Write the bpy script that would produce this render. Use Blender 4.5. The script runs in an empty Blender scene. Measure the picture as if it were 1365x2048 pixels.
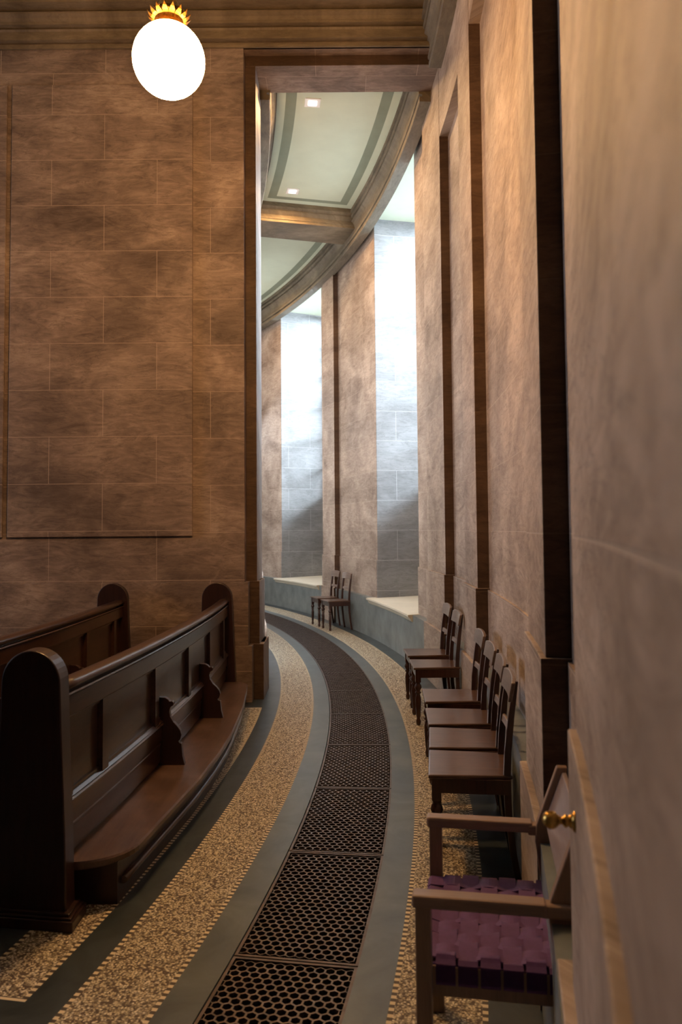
import bpy, bmesh, math, random
from mathutils import Vector, Matrix
random.seed(7)
SC = bpy.context.scene
COL = SC.collection
DR = 1.383                       # radii below are quoted from a circle this much larger
CX, CY = -20.1275, 6.3402          # centre of the round building
EYE = 1.54
R_ = math.radians

def link(o, parent=None):
    COL.objects.link(o)
    if parent is not None:
        o.parent = parent
    return o

def pt(r, th, z=0.0):
    a = R_(th); r = r - DR
    return Vector((CX + r * math.cos(a), CY + r * math.sin(a), z))

def delta(th):
    # the outer wall is not a perfect circle: it leans out slightly towards the near end
    if th > -4: return 0.08
    if th > -10.2: return 0.08 + 0.02 * (-4 - th) / 6.2
    if th > -13: return 0.10 + 0.012 * (-10.2 - th) / 2.8
    return 0.112

# ------------------------------------------------------------------ mesh builder
class MB:
    def __init__(s):
        s.v = []; s.f = []; s.sm = []; s.mi = []
    def add(s, verts, faces, smooth=False, mi=0):
        n = len(s.v); s.v += [tuple(v) for v in verts]
        for f in faces:
            s.f.append([n + i for i in f]); s.sm.append(smooth); s.mi.append(mi)
        return s
    def box(s, x0, x1, y0, y1, z0, z1, M=None, mi=0):
        vs = [Vector((x, y, z)) for z in (z0, z1) for y in (y0, y1) for x in (x0, x1)]
        if M is not None: vs = [M @ v for v in vs]
        return s.add(vs, [(0,2,3,1),(4,5,7,6),(0,1,5,4),(2,6,7,3),(0,4,6,2),(1,3,7,5)], mi=mi)
    def prism(s, poly, z0, z1):          # plan polygon (ccw) extruded in z
        n = len(poly)
        vs = [(x, y, z0) for x, y in poly] + [(x, y, z1) for x, y in poly]
        fs = [tuple(range(n))[::-1], tuple(range(n, 2*n))] + [(i, (i+1) % n, n + (i+1) % n, n + i) for i in range(n)]
        return s.add(vs, fs)
    def extr(s, poly, axis, a0, a1, smooth=False):
        # 2D polygon extruded along an axis: axis 'x' -> poly is (y,z); 'y' -> poly is (x,z)
        n = len(poly)
        def mk(a): return [((a, p[0], p[1]) if axis == 'x' else (p[0], a, p[1])) for p in poly]
        vs = mk(a0) + mk(a1)
        s.add(vs, [tuple(range(n)), tuple(range(n, 2*n))[::-1]])
        k = len(s.v) - 2*n
        for i in range(n):
            s.f.append([k + i, k + n + i, k + n + (i+1) % n, k + (i+1) % n]); s.sm.append(smooth); s.mi.append(0)
        return s
    def sweep(s, sections, closed_profile=True, caps=True, smooth=False):
        m = len(sections[0]); n = len(s.v)
        for sec in sections: s.v += [tuple(p) for p in sec]
        for i in range(len(sections) - 1):
            for j in range(m if closed_profile else m - 1):
                a = n + i*m + j; b = n + i*m + (j+1) % m
                s.f.append([a, b, b + m, a + m]); s.sm.append(smooth); s.mi.append(0)
        if caps and closed_profile:
            s.f.append([n + j for j in range(m)][::-1]); s.sm.append(False); s.mi.append(0)
            e = n + (len(sections) - 1) * m
            s.f.append([e + j for j in range(m)]); s.sm.append(False); s.mi.append(0)
        return s
    def ring(s, prof, t0, t1, step=1.0, d=False, smooth=False, capmi=0):
        # profile of (r, z) carried round the building from angle t0 to t1
        k = max(1, int(math.ceil(abs(t1 - t0) / step)))
        secs = []
        for i in range(k + 1):
            t = t0 + (t1 - t0) * i / k
            dd = delta(t) if d else 0
            secs.append([pt(r + dd, t, z) for r, z in prof])
        s.sweep(secs, smooth=smooth)
        if capmi: s.mi[-1] = s.mi[-2] = capmi
        return s
    def lathe(s, prof, M=None, n=16, smooth=True):   # (radius, z)
        rows = []
        for r, z in prof:
            rows.append([Vector((r*math.cos(2*math.pi*i/n), r*math.sin(2*math.pi*i/n), z)) for i in range(n)])
        if M is not None: rows = [[M @ v for v in row] for row in rows]
        return s.sweep(rows, smooth=smooth)
    def tube(s, pts, r, n=8):
        pts = [Vector(p) for p in pts]; secs = []
        for i, p in enumerate(pts):
            a = pts[max(0, i-1)]; b = pts[min(len(pts)-1, i+1)]
            t = (b - a).normalized(); u = t.cross(Vector((0, 0, 1)))
            if u.length < 1e-4: u = Vector((1, 0, 0))
            u.normalize(); w = t.cross(u)
            secs.append([p + r*(u*math.cos(2*math.pi*k/n) + w*math.sin(2*math.pi*k/n)) for k in range(n)])
        return s.sweep(secs, smooth=True)
    def build(s, name, mat, parent=None, origin=None, bevel=0.0, seg=2):
        me = bpy.data.meshes.new(name)
        o = Vector(origin) if origin is not None else Vector((0, 0, 0))
        me.from_pydata([tuple(Vector(v) - o) for v in s.v], [], s.f)
        for p, sm, mi in zip(me.polygons, s.sm, s.mi):
            p.use_smooth = sm; p.material_index = mi
        bm = bmesh.new(); bm.from_mesh(me)
        bmesh.ops.recalc_face_normals(bm, faces=bm.faces)
        bm.to_mesh(me); bm.free()
        for m in (mat if isinstance(mat, (list, tuple)) else [mat]):
            me.materials.append(m)
        ob = bpy.data.objects.new(name, me); ob.location = o
        link(ob, parent)
        if bevel > 0:
            b = ob.modifiers.new('bevel', 'BEVEL'); b.width = bevel; b.segments = seg
            b.limit_method = 'ANGLE'; b.angle_limit = R_(40)
        return ob

def empty(name, loc, rz=0.0):
    e = bpy.data.objects.new(name, None); e.location = loc; e.rotation_euler = (0, 0, rz)
    e.empty_display_size = 0.1
    return link(e)

def tag(o, label=None, cat=None, group=None, kind=None):
    if label: o['label'] = label
    if cat: o['category'] = cat
    if group: o['group'] = group
    if kind: o['kind'] = kind
    return o

def struct(mb, name, mat, origin=(CX, CY, 0), bevel=0.0):
    return tag(mb.build(name, mat, origin=origin, bevel=bevel), kind='structure')

def copy_tree(o, parent=None):
    c = o.copy(); COL.objects.link(c); c.parent = parent
    for ch in [x for x in list(o.children)]:
        copy_tree(ch, c)
    return c

# ------------------------------------------------------------------ materials
class NT:
    def __init__(s, name):
        s.m = bpy.data.materials.new(name); s.m.use_nodes = True
        s.t = s.m.node_tree; s.t.nodes.clear()
        s.out = s.n('ShaderNodeOutputMaterial')
    def n(s, typ, **kw):
        nd = s.t.nodes.new(typ)
        for k, v in kw.items(): setattr(nd, k, v)
        return nd
    def l(s, a, b): s.t.links.new(a, b)
    def setin(s, sock, v):
        if hasattr(v, 'links') or isinstance(v, bpy.types.NodeSocket): s.l(v, sock)
        else: sock.default_value = v
    def math(s, op, a, b=None, c=None, clamp=False):
        nd = s.n('ShaderNodeMath', operation=op); nd.use_clamp = clamp
        s.setin(nd.inputs[0], a)
        if b is not None: s.setin(nd.inputs[1], b)
        if c is not None: s.setin(nd.inputs[2], c)
        return nd.outputs[0]
    def mix(s, f, a, b, blend='MIX'):
        nd = s.n('ShaderNodeMix', data_type='RGBA', blend_type=blend)
        s.setin(nd.inputs[0], f); s.setin(nd.inputs[6], a); s.setin(nd.inputs[7], b)
        return nd.outputs[2]
    def ramp(s, f, stops, interp='LINEAR'):
        nd = s.n('ShaderNodeValToRGB'); nd.color_ramp.interpolation = interp
        el = nd.color_ramp.elements
        while len(el) < len(stops): el.new(0.5)
        for e, (p, c) in zip(el, stops):
            e.position = p; e.color = (*c, 1) if len(c) == 3 else c
        s.l(f, nd.inputs[0]); return nd.outputs[0]
    def noise(s, vec, scale=5, detail=4, rough=0.5, dist=0.0):
        nd = s.n('ShaderNodeTexNoise'); s.l(vec, nd.inputs['Vector'])
        nd.inputs['Scale'].default_value = scale; nd.inputs['Detail'].default_value = detail
        nd.inputs['Roughness'].default_value = rough; nd.inputs['Distortion'].default_value = dist
        return nd.outputs['Fac']
    def scale(s, vec, v):
        nd = s.n('ShaderNodeVectorMath', operation='MULTIPLY'); s.l(vec, nd.inputs[0]); nd.inputs[1].default_value = v
        return nd.outputs[0]
    def comb(s, x, y, z=0.0):
        nd = s.n('ShaderNodeCombineXYZ')
        for i, v in enumerate((x, y, z)): s.setin(nd.inputs[i], v)
        return nd.outputs[0]
    def bsdf(s, color, rough=0.5, bump=None, bstr=0.2, bdist=0.01, metal=0.0, coat=0.0, spec=0.5):
        b = s.n('ShaderNodeBsdfPrincipled')
        s.setin(b.inputs['Base Color'], color if not isinstance(color, tuple) else (*color, 1))
        s.setin(b.inputs['Roughness'], rough); b.inputs['Metallic'].default_value = metal
        b.inputs['Coat Weight'].default_value = coat; b.inputs['Coat Roughness'].default_value = 0.15
        b.inputs['Specular IOR Level'].default_value = spec
        if bump is not None:
            bp = s.n('ShaderNodeBump'); bp.inputs['Strength'].default_value = bstr
            bp.inputs['Distance'].default_value = bdist
            s.l(bump, bp.inputs['Height']); s.l(bp.outputs[0], b.inputs['Normal'])
        s.l(b.outputs[0], s.out.inputs[0])
        return s.m
    def obj(s):
        return s.n('ShaderNodeTexCoord').outputs['Object']
    def sep(s, vec):
        nd = s.n('ShaderNodeSeparateXYZ'); s.l(vec, nd.inputs[0]); return nd.outputs
    def polar(s):
        o = s.sep(s.obj())
        r = s.math('ADD', s.math('SQRT', s.math('ADD', s.math('MULTIPLY', o[0], o[0]), s.math('MULTIPLY', o[1], o[1]))), DR)
        a = s.math('ARCTAN2', o[1], o[0])
        return r, a, o[2]

def stone_mat(name, dark, mid, light, mortar, flat=False, lie=False, tint=0.12, veins=0.6, joints=True, soot=0.4):
    k = NT(name)
    if flat:
        o = k.sep(k.obj()); u = o[0]; z = k.math('ADD', o[2], k.math('SUBTRACT', o[1], 7.1))
    else:
        r, a, z = k.polar()
        u = k.math('ADD', k.math('MULTIPLY', a, 21.1), r)
        if lie: u = k.math('MULTIPLY', a, 21.1); z = k.math('ADD', z, r)
    vec = k.comb(u, z, 0.0)
    big = k.noise(k.scale(vec, (0.9, 1.3, 1)), 1.6, 5, 0.6, 0.6)
    lay = k.noise(k.scale(vec, (1.3, 4.6, 1)), 2.4, 9, 0.66, 2.4)
    fine = k.noise(k.scale(vec, (5.0, 9.0, 1)), 9, 6, 0.75, 0.8)
    f = k.math('ADD', k.math('MULTIPLY', big, 0.6), k.math('MULTIPLY', lay, 0.4))
    col = k.ramp(f, [(0.33, dark), (0.50, mid), (0.66, light)])
    col = k.mix(k.math('MULTIPLY', k.ramp(fine, [(0.35, (0, 0, 0)), (0.75, (1, 1, 1))]), 0.18), col, (*dark, 1))
    # thin dark bedding veins
    ve = k.noise(k.scale(vec, (0.8, 4.2, 1)), 1.8, 7, 0.62, 2.0)
    vm = k.ramp(k.math('ABSOLUTE', k.math('SUBTRACT', ve, 0.5)), [(0.0, (1, 1, 1)), (0.018, (0, 0, 0))])
    col = k.mix(k.math('MULTIPLY', vm, veins * 0.6), col, (dark[0]*.45, dark[1]*.45, dark[2]*.45, 1))
    # sooty patches
    so = k.noise(k.scale(vec, (1.0, 1.0, 1)), 0.9, 3, 0.55, 0.4)
    sm = k.ramp(so, [(0.50, (0, 0, 0)), (0.68, (1, 1, 1))])
    col = k.mix(k.math('MULTIPLY', sm, soot), col, (dark[0]*.55, dark[1]*.5, dark[2]*.5, 1))
    bump = k.math('ADD', k.math('MULTIPLY', lay, 0.5), k.math('MULTIPLY', fine, 0.3))
    if joints:
        br = k.n('ShaderNodeTexBrick'); br.offset = 0.5; br.offset_frequency = 2
        off = k.n('ShaderNodeVectorMath', operation='ADD'); k.l(vec, off.inputs[0]); off.inputs[1].default_value = (0.21, -1.09 + 4.3, 0)
        k.l(off.outputs[0], br.inputs['Vector'])
        br.inputs['Color1'].default_value = (0.25, 0.25, 0.25, 1); br.inputs['Color2'].default_value = (0.75, 0.75, 0.75, 1)
        br.inputs['Mortar'].default_value = (0.5, 0.5, 0.5, 1)
        br.inputs['Scale'].default_value = 1; br.inputs['Mortar Size'].default_value = 0.0035
        br.inputs['Mortar Smooth'].default_value = 0.35
        br.inputs['Brick Width'].default_value = 0.98; br.inputs['Row Height'].default_value = 0.43
        bw = k.n('ShaderNodeRGBToBW'); k.l(br.outputs['Color'], bw.inputs[0])
        t = k.math('ADD', 1.0 - tint, k.math('MULTIPLY', bw.outputs[0], 2*tint))
        g = k.n('ShaderNodeCombineColor'); 
        for i in range(3): k.l(t, g.inputs[i])
        col = k.mix(1.0, col, g.outputs[0], 'MULTIPLY')
        col = k.mix(k.math('MULTIPLY', br.outputs['Fac'], 0.55), col, (*mortar, 1))
        bump = k.math('SUBTRACT', bump, k.math('MULTIPLY', br.outputs['Fac'], 0.8))
    return k.bsdf(col, 0.62, bump, 0.35, 0.01, spec=0.35)

M = {}
M['stone'] = stone_mat('wall_sandstone', (.17, .125, .10), (.38, .305, .255), (.56, .48, .42), (.48, .41, .35))
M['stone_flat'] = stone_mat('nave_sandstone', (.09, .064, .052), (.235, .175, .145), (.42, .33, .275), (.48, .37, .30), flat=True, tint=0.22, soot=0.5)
M['jamb'] = stone_mat('window_jamb_stone', (.15, .15, .15), (.225, .225, .23), (.29, .29, .295), (.5, .5, .5), tint=0.08, veins=0.7, soot=0.2)
M['beam'] = stone_mat('beam_stone', (.085, .072, .052), (.165, .142, .105), (.25, .215, .165), (.3, .3, .3), joints=False, lie=True, veins=.3)
M['beam_flat'] = stone_mat('architrave_stone', (.10, .075, .045), (.20, .155, .10), (.31, .25, .17), (.3, .3, .3), flat=True, joints=False, veins=.3)
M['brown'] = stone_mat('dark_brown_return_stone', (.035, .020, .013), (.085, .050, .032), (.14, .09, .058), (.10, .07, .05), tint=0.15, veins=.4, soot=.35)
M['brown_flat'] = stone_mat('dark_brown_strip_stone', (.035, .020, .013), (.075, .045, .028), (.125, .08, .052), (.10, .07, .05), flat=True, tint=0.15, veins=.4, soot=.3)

def plain(name, c, rough=0.5, var=0.15, sc=6, metal=0.0, coat=0.0, bstr=0.08, spec=0.5):
    k = NT(name); o = k.obj(); f = k.noise(o, sc, 5, 0.6)
    col = k.ramp(f, [(0.3, tuple(x*(1-var) for x in c)), (0.7, tuple(min(1, x*(1+var)) for x in c))])
    return k.bsdf(col, rough, f, bstr, 0.005, metal, coat, spec)
M['dado'] = plain('grey_dado_marble', (.16, .185, .19), 0.45, 0.3, 4)
M['sill'] = plain('pale_sill_stone', (.60, .57, .48), 0.55, 0.08, 3)
M['ceil_light'] = plain('cream_green_ceiling_paint', (.56, .62, .49), 0.8, 0.06, 1.5)
M['ceil_dark'] = plain('grey_green_ceiling_band', (.24, .28, .21), 0.8, 0.1, 2)
M['white'] = plain('white_metal', (.8, .8, .78), 0.4, 0.02)
M['trench'] = plain('dark_duct_floor', (.01, .008, .007), 0.9)
M['iron'] = plain('cast_iron', (.10, .075, .065), 0.42, 0.5, 14, metal=0.55, bstr=0.3)
M['brass'] = plain('aged_brass', (.50, .31, .085), 0.30, 0.4, 40, metal=1.0, bstr=0.2)
M['brass_dark'] = plain('tarnished_brass', (.20, .105, .022), 0.42, 0.55, 60, metal=1.0, bstr=0.4)
M['purple'] = plain('purple_webbing', (.10, .038, .145), 0.75, 0.12, 60)
M['maroon'] = plain('maroon_webbing_edge', (.055, .012, .022), 0.8, 0.2, 60)
M['hole'] = plain('dark_hollow', (.01, .006, .003), 0.9)

def wood(name, dark, light, rough=0.35, coat=0.3, axis='x', sc=3.0, wear=None):
    k = NT(name); o = k.obj()
    s = {'x': (1.2, 14, 14), 'y': (14, 1.2, 14), 'z': (14, 14, 1.2)}[axis]
    v = k.scale(o, s)
    a = k.noise(v, sc, 6, 0.6, 0.8); b = k.noise(v, sc*6, 3, 0.6, 0.2)
    f = k.math('ADD', k.math('MULTIPLY', a, 0.7), k.math('MULTIPLY', b, 0.3))
    col = k.ramp(f, [(0.32, dark), (0.68, light)])
    if wear:
        w = k.noise(o, 5, 4, 0.6)
        col = k.mix(k.ramp(w, [(0.45, (0, 0, 0)), (0.75, (.6, .6, .6))]), col, (*wear, 1))
    return k.bsdf(col, rough, f, 0.12, 0.003, 0, coat)
M['pew'] = wood('pew_oak', (.022, .009, .006), (.062, .027, .016), 0.30, 0.6, 'y')
M['pew_v'] = wood('pew_oak_upright', (.012, .004, .004), (.032, .012, .009), 0.38, 0.25, 'z')
M['pew_seat'] = wood('worn_pew_seat', (.045, .024, .018), (.10, .058, .043), 0.34, 0.3, 'y', wear=(.17, .11, .09))
M['chair'] = wood('dark_chair_wood', (.020, .008, .006), (.060, .022, .015), 0.28, 0.5, 'z')
M['chair_seat'] = wood('worn_chair_seat', (.055, .026, .015), (.12, .062, .036), 0.30, 0.45, 'x', wear=(.17, .10, .065))
M['crest'] = wood('worn_crest_rail', (.10, .065, .05), (.21, .15, .12), 0.35, 0.3, 'y')
M['arm'] = wood('armchair_oak', (.19, .125, .095), (.30, .205, .16), 0.40, 0.2, 'x')
M['arm_v'] = wood('armchair_oak_upright', (.20, .125, .085), (.31, .205, .145), 0.42, 0.15, 'z')

def glow(name, c, s):
    k = NT(name); e = k.n('ShaderNodeEmission'); e.inputs[0].default_value = (*c, 1); e.inputs[1].default_value = s
    k.l(e.outputs[0], k.out.inputs[0]); return k.m
M['globe'] = glow('opal_globe_lit', (1.0, .52, .195), 122.0)
M['lamp'] = glow('ceiling_light_lit', (1.0, .97, .90), 6.0)
def glass_mat():
    k = NT('window_glass'); t = k.n('ShaderNodeBsdfTransparent'); t.inputs[0].default_value = (.93, .96, .97, 1)
    g = k.n('ShaderNodeBsdfGlossy'); g.inputs['Roughness'].default_value = .03
    f = k.n('ShaderNodeFresnel'); f.inputs[0].default_value = 1.45
    m = k.n('ShaderNodeMixShader'); k.l(f.outputs[0], m.inputs[0]); k.l(t.outputs[0], m.inputs[1]); k.l(g.outputs[0], m.inputs[2])
    k.l(m.outputs[0], k.out.inputs[0]); return k.m
M['pane'] = glass_mat()

def floor_mat():
    k = NT('terrazzo_floor'); r, a, z = k.polar(); th = k.math('MULTIPLY', a, 180/math.pi)
    arc = k.math('MULTIPLY', a, 20.2)
    vec = k.comb(arc, r, 0.0)
    # marble borders
    n1 = k.noise(k.scale(vec, (1, 1, 1)), 3.0, 6, 0.65, 0.8)
    marble = k.ramp(n1, [(0.3, (.044, .060, .068)), (0.55, (.088, .112, .122)), (0.8, (.145, .175, .185))])
    n2 = k.noise(vec, 5.0, 6, 0.65, 0.8)
    dark = k.ramp(n2, [(0.3, (.012, .018, .022)), (0.7, (.042, .056, .064))])
    # terrazzo chips
    vo = k.n('ShaderNodeTexVoronoi'); k.l(vec, vo.inputs['Vector']); vo.inputs['Scale'].default_value = 120
    ch = k.sep(k.math('ADD', 0, 0)) if False else None
    sc = k.n('ShaderNodeSeparateColor'); k.l(vo.outputs['Color'], sc.inputs[0])
    chip = k.ramp(sc.outputs[0], [(0.0, (.045, .030, .020)), (0.28, (.12, .08, .05)), (0.32, (.47, .40, .26)), (0.7, (.70, .63, .46)), (1.0, (.82, .78, .66))])
    gap = k.ramp(vo.outputs['Distance'], [(0.0, (0, 0, 0)), (0.36, (0, 0, 0)), (0.60, (.7, .7, .7))])
    chip = k.mix(gap, chip, (.05, .034, .024, 1))
    cl = k.noise(vec, 34, 4, 0.65)
    chip = k.mix(k.ramp(cl, [(0.48, (0, 0, 0)), (0.66, (.45, .45, .45))]), chip, (.07, .05, .035, 1))
    def inside(v, lo, hi):
        return k.math('MULTIPLY', k.math('GREATER_THAN', v, lo), k.math('LESS_THAN', v, hi))
    zones = [(20.954, 21.262, -60, 60), (21.995, 22.31, -60, 60), (20.568, 20.815, -10.99, 1.52), (18.6, 20.441, -9.587, 1.52)]
    terr = None; edge = None; w = 0.018
    for r0, r1, t0, t1 in zones:
        m = k.math('MULTIPLY', inside(r, r0, r1), inside(th, t0, t1))
        wd = w / 20.2 * 180 / math.pi
        mi = k.math('MULTIPLY', inside(r, r0 + w, r1 - w), inside(th, t0 + wd, t1 - wd))
        e = k.math('SUBTRACT', m, mi)
        terr = m if terr is None else k.math('ADD', terr, m)
        edge = e if edge is None else k.math('ADD', edge, e)
    ck = k.math('GREATER_THAN', k.math('FRACT', k.math('ADD', k.math('DIVIDE', arc, 0.033), k.math('MULTIPLY', k.math('GREATER_THAN', k.math('FRACT', k.math('MULTIPLY', th, .0)), .5), 0.5))), 0.5)
    cream = k.mix(ck, (.05, .04, .03, 1), (.66, .58, .42, 1))
    g = k.math('MAXIMUM', inside(r, 21.26, 21.41), inside(r, 21.85, 22.00))
    # every slab of the borders has its own tone
    col = k.mix(g, dark, marble)
    col = k.mix(terr, col, chip)
    col = k.mix(edge, col, cream)
    rough = k.math('ADD', 0.30, k.math('MULTIPLY', terr, 0.22))
    rough = k.math('ADD', rough, k.math('MULTIPLY', n1, 0.12))
    return k.bsdf(col, rough, n2, 0.03, 0.002, spec=0.5)
M['floor'] = floor_mat()

# ------------------------------------------------------------------ the building
T0, T1 = -24.0, 36.0            # ends of the built stretch of the round
YA, YS = 7.10, 7.22             # faces of the nave wall and of its set-back strip

fl = MB()
fl.ring([(12.0, 0), (12.0, -.12), (21.40, -.12), (21.40, 0)][::-1], T0, T1, 1.0)
fl.ring([(21.86, 0), (21.86, -.12), (23.9, -.12), (23.9, 0)][::-1], T0, T1, 1.0)
struct(fl, 'floor', M['floor'])
tr = MB()
tr.ring([(21.38, -.001-.12), (21.38, -.5), (21.88, -.5), (21.88, -.121), (21.86, -.121), (21.86, -.48), (21.40, -.48), (21.40, -.121)][::-1], T0, T1, 1.0)
struct(tr, 'trim_1', M['trench'])

WIN = [(7.32, 13.17), (20.93, 26.86)]
ZT = 6.05                       # top of the window recesses
wl = MB()
def wallseg(a, b):
    wl.ring([(22.5, 0), (23.9, 0), (23.9, 7.0), (22.5, 7.0)], a, b, 0.8, d=True)
wallseg(T0, WIN[0][0]); wallseg(WIN[0][1], WIN[1][0]); wallseg(WIN[1][1], T1)
for a, b in WIN:
    wl.ring([(22.5, 0), (23.9, 0), (23.9, .53), (22.5, .53)], a, b, 0.8, d=True)
struct(wl, 'wall_outer', M['stone'])
# pale jambs and soffits of the window recesses
tn = 4
jb = MB()
for a, b in WIN:
    for t, sgn in ((b, -1), (a, 1)):
        e = 0.006 * sgn * 4
        jb.ring([(22.583, 1.09), (23.7, 1.09), (23.7, ZT), (22.583, ZT)], min(t, t + e), max(t, t + e), 1)
        e2 = 0.075 * sgn
        jb.ring([(22.57, .55), (23.7, .55), (23.7, 1.09), (22.57, 1.09)], min(t, t + e2), max(t, t + e2), 1)
struct(jb, 'trim_%d' % 2, M['jamb'])
sf = MB()
for a, b in WIN:
    sf.ring([(22.50, ZT), (23.9, ZT), (23.9, 7.0), (22.42, 7.0)], a, b, 0.8)
struct(sf, 'trim_3', M['ceil_light'])

# pilasters with two-stepped plinths
pil = [(-22.0, -12.75), (-10.19, -8.40), (-2.0, -.31), (2.5, 5.04), (18.5, 20.1)]
for i, (a, b) in enumerate(pil):
    p = MB()
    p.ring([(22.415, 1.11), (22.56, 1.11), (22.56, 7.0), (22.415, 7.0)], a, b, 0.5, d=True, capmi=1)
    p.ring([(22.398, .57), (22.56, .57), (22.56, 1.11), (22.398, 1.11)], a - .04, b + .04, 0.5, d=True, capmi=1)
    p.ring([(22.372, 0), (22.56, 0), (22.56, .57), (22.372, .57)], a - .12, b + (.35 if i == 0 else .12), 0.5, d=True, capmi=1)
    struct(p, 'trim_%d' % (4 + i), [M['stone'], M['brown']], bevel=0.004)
# frieze: above this height the wall between pilasters comes forward flush with them
fz = MB()
for a, b in ((-12.75, -10.19), (-8.40, -2.0), (-.31, 2.5)):
    fz.ring([(22.418, 5.27), (22.56, 5.27), (22.56, 7.0), (22.418, 7.0)], a, b, 0.8, d=True)
struct(fz, 'trim_9', M['stone'])
# wall below: plinth course and grey dado
dd = MB()
segs = [(T0, WIN[0][0]), (WIN[0][1], WIN[1][0]), (WIN[1][1], T1)]
for a, b in segs:
    dd.ring([(22.485, .55), (22.53, .55), (22.53, 1.10), (22.485, 1.10)], a, b, 0.8, d=True)
struct(dd, 'trim_10', M['stone'])
dg = MB()
for a, b, zz in ((T0, WIN[0][0], .555), (WIN[0][0], WIN[0][1], .52), (WIN[0][1], WIN[1][0], .555), (WIN[1][0], WIN[1][1], .52), (WIN[1][1], T1, .555)):
    dg.ring([(22.480, 0), (22.62, 0), (22.62, zz), (22.480, zz)], a, b, 0.8)
struct(dg, 'baseboard_outer', M['dado'])

# inner wall of the ambulatory beyond the opening
wi = MB()
wi.ring([(20.0, 1.07), (20.75, 1.07), (20.75, 7.0), (20.0, 7.0)], 3.0, T1, 0.8)
wi.ring([(20.0, .50), (20.777, .50), (20.777, 1.07), (20.0, 1.07)], 2.95, T1, 0.8)
wi.ring([(20.0, 0), (20.815, 0), (20.815, .50), (20.0, .50)], 2.9, T1, 0.8)
struct(wi, 'wall_inner', M['stone'])

# the nave wall with its stepped end (front faces the camera)
wa = MB()
def ell(x1, y1, x2, y2, z0, z1):
    wa.prism([(-9.3, y1), (x1, y1), (x1, y2), (x2, y2), (x2, 7.68), (-9.3, 7.68)], z0, z1)
ell(-.810, 7.055, -.718, 7.175, 0, .50)
ell(-.846, 7.082, -.757, 7.20, .50, 1.07)
ell(-.880, YA, -.781, YS, 1.07, 5.95)
wa.prism([(-9.3, YA), (-.880, YA), (-.880, YS), (1.1, YS), (1.1, 7.68), (-9.3, 7.68)], 5.95, 6.05)
wa.box(-9.3, 1.1, YA, 7.68, 6.05, 7.0)
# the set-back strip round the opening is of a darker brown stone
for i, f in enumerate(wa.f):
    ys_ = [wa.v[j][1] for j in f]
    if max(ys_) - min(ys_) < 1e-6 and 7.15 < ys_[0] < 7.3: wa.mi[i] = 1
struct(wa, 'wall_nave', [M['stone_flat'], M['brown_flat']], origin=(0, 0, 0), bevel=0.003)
# raised ashlar panels of the nave wall
for i, (xa, xb) in enumerate(((-3.035, -1.352), (-8.9, -3.08))):
    pn = MB(); pn.box(xa, xb, YA - .022, YA + .02, 1.490, 5.70)
    struct(pn, 'trim_%d' % (11 + i), M['stone_flat'], origin=(0, 0, 0), bevel=0.004)
# architrave and cornice above the opening
ac = MB()
prof = [(YA+.02, 6.05), (YA-.02, 6.05), (YA-.02, 6.09), (YA+.012, 6.092), (YA+.012, 6.106), (YA-.06, 6.108), (YA-.06, 6.185), (YA-.075, 6.20), (YA-.04, 6.203), (YA-.04, 6.222), (YA-.105, 6.225),
        (YA-.11, 6.25), (YA-.125, 6.275), (YA-.155, 6.295), (YA-.16, 6.31), (YA-.115, 6.315), (YA-.115, 6.345), (YA-.235, 6.35), (YA-.235, 6.40), (YA-.25, 6.41), (YA-.25, 7.0), (YA+.02, 7.0)]
ac.extr(prof, 'x', -9.3, 0.99)
struct(ac, 'trim_13', M['beam_flat'], origin=(0, 0, 0))

# cornice along the outer wall (both in the nave and the ambulatory) and inner wall
cprof_o = [(22.52, 5.85), (22.385, 5.85), (22.38, 5.856), (22.38, 5.90), (22.41, 5.905), (22.41, 5.925), (22.375, 5.93), (22.372, 5.96), (22.385, 5.965), (22.392, 6.0), (22.392, 6.04), (22.382, 6.08), (22.362, 6.115), (22.335, 6.135),
           (22.335, 6.15), (22.37, 6.155), (22.37, 6.175), (22.33, 6.18), (22.322, 6.195), (22.322, 6.215), (22.35, 6.22), (22.35, 6.235), (22.305, 6.24), (22.305, 6.275), (22.312, 6.28), (22.312, 6.6), (22.52, 6.6)]
co = MB(); co.ring(cprof_o, -12.0, 2.1, 0.8); co.ring(cprof_o, 3.66, T1, 0.8)
struct(co, 'trim_14', M['beam'])
ci = MB()
ci.ring([(43.25 - r, z) for r, z in cprof_o][::-1], 3.8, T1, 0.8)
struct(ci, 'trim_15', M['beam'])
# cross beams of the ambulatory ceiling, moulded on both sides
def beam(num, t0, t1, zb):
    b = MB()
    side = [(0, .0), (.0, .035), (.03, .04), (.03, .10), (.09, .12), (.14, .15), (.14, .17), (.20, .18), (.24, .20), (.24, .7)]
    pr = [(t0 - d, zb + h) for d, h in side][::-1] + [(t1 + d, zb + h) for d, h in side]
    secs = []
    for i in range(6):
        r = 20.7 + (22.5 - 20.7) * i / 5
        secs.append([pt(r, t, z) for t, z in pr])
    b.sweep(secs); return struct(b, 'trim_%d' % num, M['beam_flat'])
beam(16, 14.2, 16.05, 6.04)
beam(17, 29.8, 31.6, 6.04)
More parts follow.
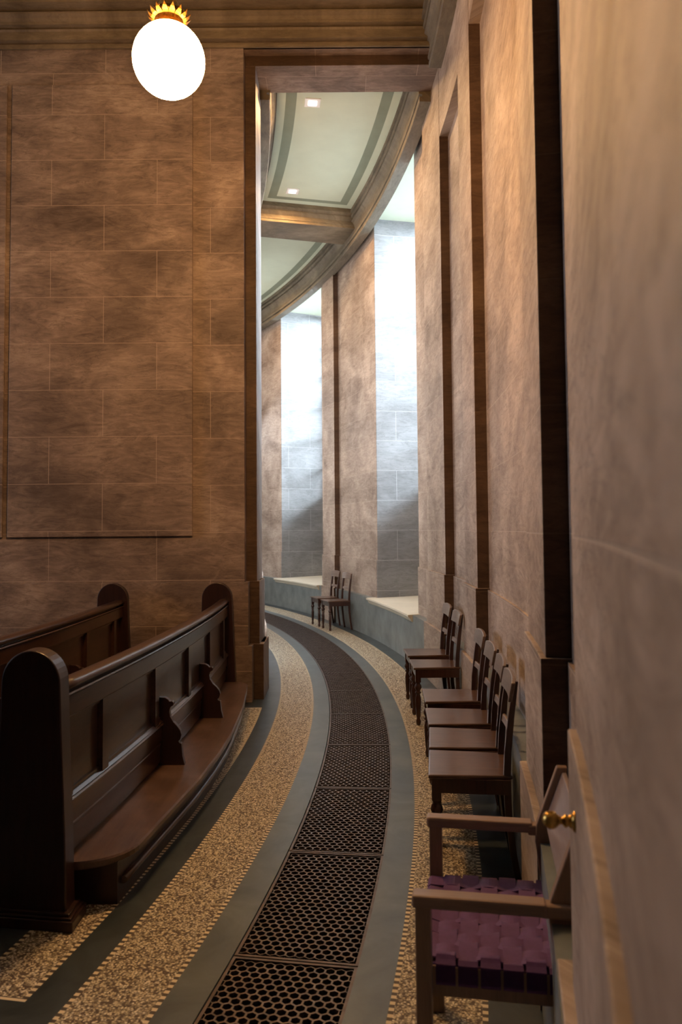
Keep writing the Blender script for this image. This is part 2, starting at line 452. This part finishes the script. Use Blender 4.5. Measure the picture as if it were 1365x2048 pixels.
# ceiling with painted bands
ZC = 6.30
cl = MB()
def cring(r0, r1, t0, t1, mi, z=ZC):
    k = max(1, int(math.ceil((t1 - t0) / 0.8))); n = len(cl.v)
    for i in range(k + 1):
        t = t0 + (t1 - t0) * i / k
        cl.v += [tuple(pt(r0, t, z)), tuple(pt(r1, t, z))]
    for i in range(k):
        cl.f.append([n + 2*i, n + 2*i + 1, n + 2*i + 3, n + 2*i + 2]); cl.sm.append(False); cl.mi.append(mi)
def coffer(t0, t1, sh=0.0):
    a, b, c, d, e, f = 20.94, 21.045, 21.165, 22.10 + sh, 22.22 + sh, 22.31 + sh
    w1, w2 = .30, .55
    ts = [t0 - .8, t0 + w1, t0 + w2, t1 - w2, t1 - w1, t1 + .4]
    rs = [a - .2, b, c, d, e, f + .2]
    for i in range(5):
        for j in range(5):
            ring_i = min(i, j, 4 - i, 4 - j)
            cring(rs[i], rs[i+1], ts[j], ts[j+1], 1 if ring_i == 1 else 0)
coffer(4.85, 13.95); coffer(16.25, 29.6, 0.03); coffer(31.8, T1 + .2, 0.03)
# nave ceiling
cring(12.0, 22.4, T0, 1.9, 0, 6.52)
# thickness above
cl.ring([(11.8, 6.7), (23.9, 6.7), (23.9, 6.95), (11.8, 6.95)], T0 - .3, T1 + .5, 1)
struct(cl, 'ceiling', [M['ceil_light'], M['ceil_dark']])

# closing walls out of sight
wb = MB(); wb.ring([(11.8, 0), (23.9, 0), (23.9, 7), (11.8, 7)], T0 - .5, T0, 1)
struct(wb, 'wall_back', M['pew_v'])
we = MB(); we.ring([(20.0, 0), (23.9, 0), (23.9, 7), (20.0, 7)], T1, T1 + .5, 1)
struct(we, 'wall_end', M['stone'])
wn = MB()
NW = (-9.0, 1.5)               # large unseen nave window, added in the left wall for cool side light
wn.ring([(11.8, 0), (12.1, 0), (12.1, 7), (11.8, 7)], T0 - .5, NW[0], 1)
wn.ring([(11.8, 0), (12.1, 0), (12.1, 7), (11.8, 7)], NW[1], 4.0, 1)
wn.ring([(11.8, 0), (12.1, 0), (12.1, 1.4), (11.8, 1.4)], NW[0], NW[1], 1)
wn.ring([(11.8, 5.4), (12.1, 5.4), (12.1, 7), (11.8, 7)], NW[0], NW[1], 1)
struct(wn, 'wall_left', M['stone'])

# windows: frame with mullions, bright panes, stone sill
def window(num, a, b, r, z0, z1, inward=-1, nv=3, nh=6, sill=True, frame_mat=None):
    w = MB(); fr = 0.05; deg = lambda m: m / r * 180 / math.pi
    pr = lambda q0, q1: [(r - .03, q0), (r + .03, q0), (r + .03, q1), (r - .03, q1)]
    w.ring(pr(z0, z0 + fr*1.4), a, b, 1); w.ring(pr(z1 - fr*1.4, z1), a, b, 1)
    for i in range(nv + 1):
        t = a + (b - a) * i / nv; hw = deg(fr/2 if 0 < i < nv else fr)
        w.ring(pr(z0, z1), max(a, t - hw), min(b, t + hw), 1)
    for j in range(1, nh):
        zz = z0 + (z1 - z0) * j / nh
        w.ring(pr(zz - .015, zz + .015), a, b, 1)
    root = tag(w.build('window_%d' % num, frame_mat or M['pew_v'], origin=(CX, CY, 0)), kind='structure')
    g = MB(); g.ring([(r + .004, z0 + .02), (r + .012, z0 + .02), (r + .012, z1 - .02), (r + .004, z1 - .02)], a + .02, b - .02, 1)
    pa = g.build('pane', M['pane'], root, origin=(CX, CY, 0)); pa.location = (0, 0, 0)
    if sill:
        s = MB()
        sp = [(22.425, .556), (22.425, .535), (22.435, .525), (22.45, .515), (22.46, .49), (22.475, .475), (22.49, .47), (22.60, .522), (r - .04, .532), (r - .04, .585), (22.5, .560), (22.44, .558)]
        s.ring(sp, a - .25, b + .25, 0.8)
        so = s.build('sill', M['sill'], root, origin=(CX, CY, 0)); so.location = (0, 0, 0)
    return root
ZW = 2.2
for i, (a, b) in enumerate(WIN):
    window(i + 1, a + .05, b - .05, 23.63, ZW, ZT - .02)
# masonry apron below the glass
apn = MB()
for a, b in WIN:
    apn.ring([(23.56, .53), (23.9, .53), (23.9, ZW), (23.56, ZW)], a, b, 1)
struct(apn, 'trim_18', M['jamb'])
window(3, NW[0], NW[1], 11.95, 1.4, 5.4, nv=6, nh=5, sill=False)

def area(name, loc, target, sx, sy, power, color):
    l = bpy.data.lights.new(name, 'AREA'); l.shape = 'RECTANGLE'; l.size = sx; l.size_y = sy
    l.energy = power; l.color = color
    o = bpy.data.objects.new(name, l); o.location = loc
    d = Vector(target) - Vector(loc); o.rotation_euler = d.to_track_quat('-Z', 'Z').to_euler()
    link(o); return o
DAY = (.80, .90, 1.0)
for i, (a, b) in enumerate(WIN):
    m = (a + b) / 2; zc = (ZW + ZT) / 2
    area('window_daylight', pt(28.4, m, 6.4), pt(21.6, m, 1.6), 5.0, 6.5, (9800, 9800)[i], DAY)
area('nave_daylight_fill', pt(11.0, (NW[0]+NW[1])/2, 3.6), pt(22.0, -5.0, 2.0), 3.0, 4.2, 520, (.84, .86, 1.0))  # cool fill for the outer wall, added behind the unseen nave window
# added fill lamp inside the ambulatory, out of view beyond the bend
area('ambulatory_fill', pt(22.3, 33.5, 3.6), pt(20.7, 31.5, 2.0), 1.2, 3.5, 60, DAY)

# ------------------------------------------------------------------ ceiling lights
for i, (r, th, lab) in enumerate(((21.345, 6.17, 'square white recessed ceiling light nearer the stone lintel'),
                                  (21.36, 12.79, 'square white recessed ceiling light at the far end of the ceiling panel'),
                                  (21.36, 25.0, 'added unseen ceiling light for warm fill in the second ceiling panel, past the cross beam'))):  # third fixture is added out of view, for warm light on the far wall
    e = empty('ceiling_light', pt(r, th, ZC), R_(th)); tag(e, lab, 'light', 'recessed ceiling lights')
    f = MB(); s = .088
    f.box(-s, s, -s, s, -.008, .002); f.build('frame', M['white'], e, bevel=.003)
    g = MB(); g.box(-.046, .046, -.046, .046, -.014, -.006); g.build('diffuser', M['lamp'], e)
    sp = bpy.data.lights.new('ceiling_light_glow', 'SPOT'); sp.energy = 110; sp.spot_size = R_(172); sp.spot_blend = .5; sp.shadow_soft_size = .05; sp.color = (1, .56, .22)
    so = bpy.data.objects.new('ceiling_light_glow', sp); so.location = pt(r, th, ZC - .03); link(so)

# ------------------------------------------------------------------ hanging globe lamp
GY = 4.20
def aty(px, py, y):
    F = 1560.0; pi_ = R_(2.7752); ro = R_(-.4835)
    x = px - 682.5; v = 982.77 - py
    c, s = math.cos(ro), math.sin(ro); x, v = c*x - s*v, s*x + c*v
    c, s = math.cos(pi_), math.sin(pi_); d = (x, c*F - s*v, s*F + c*v)
    t = y / d[1]; return Vector((d[0]*t, y, EYE + d[2]*t))
gp = aty(338, 121, GY)
lamp = empty('pendant_lamp', gp); tag(lamp, 'round opal globe lamp hanging from a leafy brass collar', 'lamp')
GR = 0.198
g = MB(); rows = []
for i in range(1, 24):
    a = math.pi * i / 24; rows.append((GR*math.sin(a), -GR*math.cos(a)))
g.lathe(rows, n=40); g.build('globe', M['globe'], lamp)
c = MB()
c.lathe([(.080, .178), (.086, .184), (.083, .191), (.079, .196), (.074, .208), (.073, .222), (.078, .236), (.088, .246), (.092, .250), (.088, .256), (.080, .262), (.083, .268), (.080, .275), (.068, .285), (.060, .31), (.045, .34), (.03, .37), (.02, .40), (.02, .18)], n=36)
c.build('brass_collar', M['brass_dark'], lamp)
for q in range(16):
    a = 2*math.pi*q/16; Mx = Matrix.Rotation(a, 4, 'Z')
    lf = MB()
    pts = [(.078, -.016, .232), (.078, .016, .232), (.096, .015, .238), (.096, -.015, .238), (.110, .009, .250), (.110, -.009, .250), (.121, 0, .266), (.092, 0, .252)]
    vs = [Mx @ Vector(p) for p in pts]; vb = [v + Vector((0, 0, -.006)) for v in vs]
    lf.add(vs + vb, [(0, 1, 2, 3), (3, 2, 4, 5), (5, 4, 6), (8, 11, 10, 9), (11, 13, 12, 10), (13, 14, 12), (0, 8, 9, 1), (1, 9, 10, 2), (2, 10, 12, 4), (4, 12, 14, 6), (6, 14, 13, 5), (5, 13, 11, 3), (3, 11, 8, 0)])
    lf.build('leaf', M['brass_dark'], lamp)
    bd = MB(); bd.lathe([(.0005, -.006), (.005, -.003), (.006, 0), (.005, .003), (.0005, .006)], Mx @ Matrix.Translation((.094, 0, .262)), 8)
    bd.build('bead', M['brass_dark'], lamp)
rd = MB(); rd.tube([(0, 0, .38), (0, 0, 6.5 - gp.z - .06)], .011, 10)
rd.lathe([(.0, 6.5 - gp.z - .07), (.05, 6.5 - gp.z - .06), (.075, 6.5 - gp.z - .02), (.08, 6.5 - gp.z - .001)], n=20)
rd.build('stem', M['brass'], lamp)

# ------------------------------------------------------------------ cast-iron floor grates
PITCH = 2.655; G0 = -9.87
RI, RO = 21.405 - DR, 21.860 - DR; GR0 = 21.63 - DR
def make_grate():
    L = R_(PITCH) * GR0 - .008; W = RO - RI; fw = .011
    m = MB(); p = 0.0364; ap = p/2; hr = ap / math.cos(math.pi/6); ih = hr * .81; th = .028; tilt = .0
    def mp(u, v, z): return (RI + u - GR0, v, z)       # unbent; bent below
    def bend(u, v, z):
        a = v / GR0; r = RI + u
        return (r*math.cos(a) - GR0, r*math.sin(a), z)
    rows = int((L - 2*fw) / (hr*1.5)); v0 = fw + ((L - 2*fw) - (rows - 1)*hr*1.5) / 2
    cols = 12; u0 = (W - (cols - .5 - 0)*p)/2 + ap*.5
    for j in range(rows):
        odd = j % 2; vc = v0 + j*hr*1.5
        for i in range(cols):
            uc = (W - cols*p)/2 + ap + i*p + (ap*.5 if odd else -ap*.5)
            ou = []; inn = []
            for k in range(6):
                a = math.pi/6 + k*math.pi/3
                ou.append((uc + hr*math.cos(a), vc + hr*math.sin(a))); inn.append((uc + ih*math.cos(a), vc + ih*math.sin(a)))
            vs = [bend(u, v, -.001) for u, v in ou] + [bend(u, v, -.001) for u, v in inn] + [bend(u, v, -th) for u, v in inn]
            fs = []
            for k in range(6):
                k2 = (k+1) % 6
                fs.append((k, k2, 6+k2, 6+k)); fs.append((6+k, 6+k2, 12+k2, 12+k))
            m.add(vs, fs)
    def bar(ua, ub, va, vb):
        n = max(1, int((vb - va)/.12)); secs = []
        for q in range(n+1):
            v = va + (vb-va)*q/n
            secs.append([bend(ua, v, 0), bend(ub, v, 0), bend(ub, v, -th-.004), bend(ua, v, -th-.004)])
        m.sweep(secs)
    bar(0, fw, 0, L); bar(W - fw, W, 0, L); bar(fw, W - fw, 0, fw); bar(fw, W - fw, L - fw, L)
    return m
words = ['lowest of all, cut off by the bottom edge of the photo', 'lowest whole one, level with the near pew end', 'third from the bottom, beside the row of four chairs',
         'beside the farthest chair of the row of four', 'beside the nearer chair of the middle pair', 'beside the farther chair of the middle pair',
         'just past the stone pier, before the nearer window sill', 'by the near end of the nearer window sill', 'by the middle of the nearer window sill', 'by the far end of the nearer window sill',
         'beside the nearer of the two far chairs', 'beside the farther of the two far chairs', 'first one past the two far chairs', 'second last one before the bend hides them', 'last one before the bend hides them']
gm = None
gi = 0
for n in range(-1, 14):
    th = G0 + (n) * PITCH
    if gm is None:
        gm = make_grate().build('floor_grate', M['iron']); g = gm
    else:
        g = gm.copy(); COL.objects.link(g)
    g.rotation_euler = (0, 0, R_(th)); g.location = pt(GR0 + DR, th, 0)
    tag(g, 'cast-iron honeycomb floor grate ' + words[gi], 'floor grate', 'iron grates set end to end in the floor'); gi += 1

# ------------------------------------------------------------------ pews
def interp(tab, y):
    if y <= tab[0][0]: return tab[0][1]
    for (a, u), (b, v) in zip(tab, tab[1:]):
        if y <= b: return u + (v - u) * (y - a) / (b - a)
    return tab[-1][1]
def xb(y): return -1.025 - .0185*(y - 5.9)**2
def xf(y): return interp([(3.2, -.905), (3.58, -.862), (4.3, -.778), (4.79, -.745), (5.26, -.733), (6.0, -.755), (6.55, -.795), (7.0, -.84)], y)
NY0, NY1 = 3.22, 6.97
def make_pew(label):
    root = empty('pew', (-1.1, 5.1, 0)); tag(root, label, 'pew', 'curved wooden pews'); O = Vector((1.1, -5.1, 0))
    def part(mb, name, mat, par=root, bevel=0.0):
        mb.v = [tuple(Vector(v) + O) for v in mb.v]; return mb.build(name, mat, par, bevel=bevel)
    ys = [NY0 + (NY1 - NY0)*i/40 for i in range(41)]
    def run(prof, y0=NY0, y1=NY1, smooth=False):
        m = MB(); k = max(1, int((y1 - y0)/.1))
        secs = [[(xb(y) + dx, y, z) for dx, z in prof] for y in [y0 + (y1 - y0)*i/k for i in range(k+1)]]
        return m, secs
    # back board
    m, s = run([(-.030, .10), (.0, .10), (.0, .90), (-.030, .90)]); m.sweep(s); back = part(m, 'backrest', M['pew'])
    for pr in ([(0, .775), (.026, .775), (.030, .782), (.030, .862), (0, .862)],
               [(0, .22), (.012, .22), (.012, .31), (.016, .315), (.016, .322), (.012, .327), (.012, .345), (0, .345)],
               [(0, .345), (.024, .345), (.024, .425), (.034, .43), (.036, .436), (.026, .442), (.030, .448), (.016, .458), (0, .458)]):
        m, s = run(pr); m.sweep(s); part(m, 'rail', M['pew'], back)
    st = [3.26, 3.64, 4.42, 5.20, 5.97, 6.72]
    for y in st:
        m, s = run([(0, .445), (.0265, .445), (.0265, .785), (0, .785)], y - .035, y + .035); m.sweep(s); part(m, 'stile', M['pew'], back)
    ed = st + [7.0]
    for a, b in zip(st, ed[1:]):     # sunk panels with a small moulded frame
        for q0, q1, z0, z1 in ((a+.035, b-.035, .758, .775), (a+.035, b-.035, .458, .472)):
            m, s = run([(0, z0), (.012, z0), (.012, z1), (0, z1)], q0, q1); m.sweep(s); part(m, 'panel_moulding', M['pew'], back)
    # rounded top rail
    m = MB(); k = 40; secs = []
    for i in range(k+1):
        y = NY0 - .01 + (NY1 - NY0 + .01)*i/k; c0 = xb(y) - .004
        secs.append([(c0 + .046*math.cos(a), y, .908 + .024*math.sin(a)) for a in [2*math.pi*q/12 for q in range(12)]])
    m.sweep(secs, smooth=True)
    part(m, 'top_rail', M['pew'])
    m, s = run([(-.02, .866), (.034, .866), (.038, .872), (.034, .878), (-.02, .878)]); m.sweep(s); part(m, 'bead', M['pew'])
    # seat with rounded corners
    out = []
    y0, y1 = 3.235, 7.0
    N = 70
    for i in range(N+1):
        q = i/N; y = y0 + (y1 - y0)*(.5 - .5*math.cos(math.pi*q)) ; x = xf(y); rc = .20
        e = min(1, (y - y0)/rc); x -= .20*(1 - math.sqrt(max(0, 1 - (1-e)**2)))
        e = min(1, (y1 - y)/.16); x -= .15*(1 - math.sqrt(max(0, 1 - (1-e)**2)))
        out.append((x, y))
    m = MB(); poly = out + [(xb(y) - .01, y) for _, y in out[::-1]]
    n = len(out)
    vs = []
    for (x, y) in out: vs += [(xb(y) - .02, y, .20), (x - .008, y, .20), (x, y, .192), (x, y, .172), (x - .01, y, .166), (xb(y) - .02, y, .166)]
    m.sweep([vs[6*i:6*i+6] for i in range(n)]); part(m, 'seat', M['pew_seat'])
    # riser and toe rail
    m = MB(); secs = []
    for i in range(31):
        y = 3.30 + (6.98 - 3.30)*i/30; x = xf(y) - .045
        secs.append([(xb(y) - .02, y, 0), (x, y, 0), (x, y, .17), (xb(y) - .02, y, .17)])
    m.sweep(secs); part(m, 'riser', M['pew_v'])
    m = MB(); secs = []
    for i in range(31):
        y = 3.34 + (6.90 - 3.34)*i/30; x = xf(y) - .040
        secs.append([(x + .022*math.cos(a), y, .082 + .016*math.sin(a)) for a in [2*math.pi*q/10 for q in range(10)]])
    m.sweep(secs, smooth=True); part(m, 'toe_rail', M['pew'])
    # scrolled dividers standing on the seat
    pr = [(-.0, .20), (-.0, .585), (.035, .582), (.050, .572), (.058, .560), (.072, .562), (.080, .552), (.078, .538), (.064, .528), (.058, .505), (.062, .475), (.078, .445), (.100, .420), (.116, .395), (.122, .370),
          (.116, .345), (.106, .335), (.112, .325), (.122, .322), (.128, .25), (.140, .20)]
    for yd, sc in ((4.55, 1.08), (5.66, 1.22)):
        m = MB(); poly = [(xb(yd) + dx*sc, z) for dx, z in pr]; m.extr(poly, 'y', yd - .02, yd + .02); part(m, 'armrest', M['pew_v'], bevel=.003)
    # end panels
    def endp(cx, ya, yb, rad, mat, sk=0):
        m = MB(); poly = []
        for i in range(21):
            a = math.pi * i/20; poly.append((cx + rad*math.cos(a), .935 + rad*1.04*math.sin(a)))
        poly += [(cx - rad - .004, .75), (cx - rad - .02, .35), (cx - rad - .028, .0), (cx + rad + .035, .0), (cx + rad + .025, .35), (cx + rad + .006, .75)]
        m.extr(poly, 'y', ya, yb); m.v = [(x, y - sk*(x - cx), z) for x, y, z in m.v]; return part(m, 'end_panel', mat, bevel=.006)
    e = endp(-1.243, 3.135, 3.24, .126, M['pew_v'], .165)
    m = MB()
    pl = [(.0, .0), (.0, .075), (-.008, .082), (-.016, .088), (-.022, .098), (-.03, .10)]
    m.box(-1.43, -1.045, 3.10, 3.27, 0, .040); m.box(-1.42, -1.055, 3.11, 3.26, .040, .050); m.box(-1.41, -1.065, 3.12, 3.25, .050, .062)
    m.v = [(x, y - .165*(x + 1.243), z) for x, y, z in m.v]
    part(m, 'plinth', M['pew_v'], bevel=.003)
    endp(-1.112, 6.965, 7.03, .134, M['pew_v'])
    return root
pew = make_pew('dark curved wooden pew nearest the iron floor grates')
pew2 = copy_tree(pew); pew2.location.x -= .93; pew2.rotation_euler = (0, 0, 0)
pew2['label'] = 'curved wooden pew behind the front one, its back glowing orange under the lamp'

# ------------------------------------------------------------------ wooden side chairs
def make_chair(label):
    root = empty('wooden_chair', (0, 0, 0)); tag(root, label, 'chair', 'wooden side chairs along the outer wall')
    W = .405; D = .36; hw = W/2
    # local x runs from the front edge (0) to the wall, y along the wall
    m = MB(); m.prism([(-.012, -hw), (-.012, hw), (D - .0, hw - .025), (D - .0, -hw + .025)], .432, .450); m.build('seat', M['chair_seat'], root, bevel=.006)
    m = MB()
    for a in ((.008, .028, -hw + .01, hw - .01), (.008, D - .01, -hw + .012, -hw + .032), (.008, D - .01, hw - .032, hw - .012)):
        m.box(*a, .368, .4325)
    m.build('apron', M['chair'], root, bevel=.002)
    for s in (-1, 1):
        l = MB(); cx, cy = .024, s*(hw - .028)
        l.box(cx - .021, cx + .021, cy - .021, cy + .021, .335, .432)
        T = Matrix.Translation((cx, cy, 0))
        l.lathe([(.012, 0), (.017, .01), (.020, .03), (.015, .045), (.013, .055), (.017, .07), (.021, .14), (.023, .20), (.017, .235), (.014, .243), (.024, .250), (.024, .256), (.015, .264), (.020, .275), (.0285, .292), (.024, .312), (.016, .322), (.019, .328), (.019, .337)], T, 14)
        l.build('leg', M['chair'], root)
    for s in (-1, 1):                    # rear leg and back post in one splayed, leaning piece
        l = MB(); y0 = s*(hw - .040); secs = []
        for z, x, w, yy in ((0, D + .018, .017, y0), (.12, D - .002, .018, y0), (.28, D - .018, .019, y0), (.43, D - .022, .020, y0), (.55, D - .016, .019, y0), (.70, D + .0, .017, y0), (.86, D + .022, .013, y0)):
            secs.append([(x - w, yy - .015, z), (x + w*.6, yy - .015, z), (x + w*.6, yy + .015, z), (x - w, yy + .015, z)])
        l.sweep(secs); l.build('leg', M['chair'], root, bevel=.003)
    def rail(z0, z1, dx, t, name, mat, cur=.012, ext=.0):
        m = MB(); secs = []
        for i in range(13):
            y = -hw + .03 - ext + (W - .06 + 2*ext)*i/12; q = 1 - (2*i/12 - 1)**2
            drop = .016 * abs(2*i/12 - 1)**3 if ext else 0
            xl = dx + (z0 - .43)*.08; xh = dx + (z1 - .43)*.10
            secs.append([(xl - t + cur*q, y, z0), (xl + cur*q, y, z0), (xh + cur*q, y, z1 - drop), (xh - t + cur*q, y, z1 - drop)])
        m.sweep(secs); m.build(name, mat, root, bevel=.004)
    rail(.772, .872, D - .028, .018, 'crest_rail', M['crest'], ext=.022)
    rail(.610, .645, D - .026, .014, 'back_rail', M['crest'])
    return root
spots = [(-7.30, 22.09, 'nearest dark wooden chair of the row of four, right behind the armchair'),
         (-6.08, 22.09, 'second wooden chair of the row of four, counted from the armchair'),
         (-4.8, 22.085, 'third wooden chair of the row of four, counted from the armchair'),
         (-3.22, 22.085, 'farthest wooden chair of the row of four, its back against the pilaster'),
         (0.1, 22.08, 'nearer wooden chair of the middle pair, its turned front leg fully seen'),
         (1.72, 22.09, 'farther wooden chair of the middle pair, standing by the nearer window sill'),
         (16.1, 22.06, 'nearer wooden chair of the far pair between the two windows'),
         (17.65, 22.04, 'farther wooden chair of the far pair between the two windows')]
ch0 = None
for i, (th, r, lab) in enumerate(spots):
    if ch0 is None: ch0 = make_chair(lab); c = ch0
    else: c = copy_tree(ch0)
    c['label'] = lab; c.location = pt(r, th); c.rotation_euler = (0, 0, R_(th + (.4, -.5, 1.2, .6, 0, -.4, 3.0, 1.5)[i]))

# ------------------------------------------------------------------ armchair with woven purple seat
ar = empty('armchair', pt(22.135, -11.18), R_(-10.2)); tag(ar, 'light oak armchair with a woven purple webbing seat against the near wall', 'armchair')
HW = .272
for s in (-1, 1):
    m = MB(); m.box(.0, .040, s*HW - .021, s*HW + .021, 0, .588); m.build('leg', M['arm_v'], ar, bevel=.003)
    m = MB(); secs = []                       # rear leg + raked back post
    for z, x0, x1 in ((0, .375, .425), (.40, .350, .412), (.56, .332, .398), (.61, .336, .404), (.79, .402, .434)):
        secs.append([(x0, s*HW*.93 - .016, z), (x1, s*HW*.93 - .016, z), (x1, s*HW*.93 + .016, z), (x0, s*HW*.93 + .016, z)])
    m.sweep(secs); m.build('leg', M['arm_v'], ar, bevel=.004)
    m = MB(); y0 = s*HW
    m.box(-.008, .325, y0 - .025, y0 + .025, .578, .610)
    m.box(.310, (.385 if s > 0 else .425), y0 - .022 + (.006 if s < 0 else -.006), y0 + .022 + (.006 if s < 0 else -.006), .572, .604)
    m.build('armrest', M['arm'], ar, bevel=.006)
# seat frame rails
m = MB()
m.box(.035, .36, -HW + .018, -HW + .05, .345, .418); m.box(.035, .36, HW - .05, HW - .018, .345, .418)
m.box(.004, .036, -HW + .02, HW - .02, .352, .414); m.box(.37, .40, -HW*.93, HW*.93, .345, .405)
m.build('seat_frame', M['arm_v'], ar)
# woven straps: along y (side to side) and along x (front to back)
HS = HW - .034; ny = 6; nx = 7
sx = (.385 - .045)/ny; ywid = (2*HS)/nx
def seatz(x, y): return .434 - .012*(1 - (y/HS)**2)
seat = MB(); seat.box(.04, .385, -HS - .008, HS + .008, .417, .421)
seat_o = seat.build('seat', M['purple'], ar)
for i in range(ny):                           # bands running side to side, wrapped down over the rails
    x0 = .045 + i*sx + .0035; x1 = x0 + sx - .007; m = MB(); secs = []
    pts = [(-HS - .014, .372), (-HS - .020, .380), (-HS - .020, .424), (-HS - .008, .432)]
    for j in range(nx*6 + 1):
        y = -HS + 2*HS*j/(nx*6); up = math.cos(math.pi*(y + HS)/ywid + math.pi*i) 
        pts.append((y, seatz(0, y) + .005*up))
    pts += [(HS + .008, .432), (HS + .020, .424), (HS + .020, .380), (HS + .014, .372)]
    for y, z in pts:
        secs.append([(x0, y, z - .002), (x1, y, z - .002), (x1, y, z + .002), (x0, y, z + .002)])
    m.sweep(secs, smooth=False)
    m.build('strap', M['purple'], seat_o)
for j in range(nx):
    y0 = -HS + j*ywid + .0035; y1 = y0 + ywid - .007; ym = (y0+y1)/2; m = MB(); secs = []; pts = [(-.004, .352), (-.002, .424), (.008, .432)]
    for i in range(ny*6 + 1):
        x = .045 + (.34)*i/(ny*6); up = math.cos(math.pi*(x - .045)/sx + math.pi*(j+1) )
        up = -math.cos(math.pi*((x - .045)/sx - .5) + math.pi*j) if False else math.sin(math.pi*((x-.045)/sx) + math.pi*j)
        pts.append((x, seatz(0, ym) + .0048*up))
    for x, z in pts:
        secs.append([(x, y0, z - .002), (x, y1, z - .002), (x, y1, z + .002), (x, y0, z + .002)])
    m.sweep(secs); m.build('strap', M['purple'], seat_o)
# back splat and lower slat, following the rake
def slat(z0, z1, name, t=.014):
    m = MB(); f = lambda z: .352 + (z - .45)*.12
    if z0 > .58: f = lambda z: .360 + (z - .62)*.37
    w = HW*.93 - .012
    m.add([(f(z0), -w, z0), (f(z0)+t, -w, z0), (f(z0)+t, w, z0), (f(z0), w, z0), (f(z1), -w, z1), (f(z1)+t, -w, z1), (f(z1)+t, w, z1), (f(z1), w, z1)],
          [(0,1,2,3),(4,5,6,7),(0,1,5,4),(1,2,6,5),(2,3,7,6),(3,0,4,7)])
    m.build(name, M['splat'], ar, bevel=.003)
M['splat'] = wood('pale_back_splat', (.20, .155, .15), (.30, .24, .235), 0.35, 0.3, 'y')
slat(.625, .775, 'splat'); slat(.485, .540, 'slat')

# ------------------------------------------------------------------ brass knob on the near wall
kp = aty(1162, 1644, 1.50)
kth = math.degrees(math.atan2(kp.y - CY, kp.x - CX)); kr = 22.398 + delta(kth)
kb = empty('brass_knob', pt(kr, kth, kp.z), R_(kth)); tag(kb, 'small brass ball knob fixed to the near stone wall above the armchair', 'knob')
Rx = Matrix.Rotation(R_(-90), 4, 'Y')     # local z -> -x (into the room)
m = MB(); m.lathe([(.0, 0), (.019, 0), (.019, .003), (.016, .006), (.012, .008), (.0, .008)][::-1], Rx, 24); m.build('backplate', M['brass'], kb)
m = MB(); m.lathe([(.0, .006), (.013, .006), (.013, .010), (.009, .013), (.012, .016), (.012, .020), (.007, .024), (.007, .029), (.010, .031), (.0, .033)][::-1], Rx, 20); m.build('neck', M['brass'], kb)
m = MB(); rows = [(max(.0005, .0165*math.sin(math.pi*i/16)), -.0165*math.cos(math.pi*i/16)) for i in range(17)]
m.lathe([(a, b) for a, b in rows if b < .0138] + [(.0085, .0140), (.0070, .0135), (.0068, .006), (.0004, .005)], Matrix.Translation((-.045, 0, 0)), 28)
m.build('ball', M['brass'], kb)
m = MB(); m.lathe([(.0004, .0075), (.0066, .0075), (.0066, .0082), (.0004, .0082)], Matrix.Translation((-.045, 0, 0)), 20); m.build('socket', M['hole'], kb)

# ------------------------------------------------------------------ camera, world, view
cam = bpy.data.cameras.new('camera'); cam.sensor_fit = 'HORIZONTAL'; cam.sensor_width = 24.0
cam.lens = 24.0 * 1560 / 1365; cam.clip_start = 0.01; cam.clip_end = 100
cam.dof.use_dof = True; cam.dof.focus_distance = 5.5; cam.dof.aperture_fstop = 4.0; cam.shift_y = -(1024 - 982.77)/1365
co_ = bpy.data.objects.new('camera', cam); link(co_)
co_.location = (0, 0, EYE)
co_.rotation_mode = 'XYZ'
Mr = Matrix.Rotation(R_(90 + 2.7752), 4, 'X') @ Matrix.Rotation(R_(-.4835), 4, 'Z')
co_.matrix_world = Matrix.Translation((0, 0, EYE)) @ Mr
SC.camera = co_
w = bpy.data.worlds.new('sky'); SC.world = w; w.use_nodes = True
bg = w.node_tree.nodes['Background']; bg.inputs[0].default_value = (.55, .65, .8, 1); bg.inputs[1].default_value = .3
vs = SC.view_settings; vs.view_transform = 'Standard'; vs.look = 'None'; vs.gamma = 1; vs.exposure = 0.55
try: vs.use_curve_mapping = False
except Exception: pass
try:
    SC.cycles.use_denoising = True
    SC.cycles.max_bounces = 10; SC.cycles.diffuse_bounces = 6
    SC.cycles.sample_clamp_indirect = 6.0
except Exception: pass
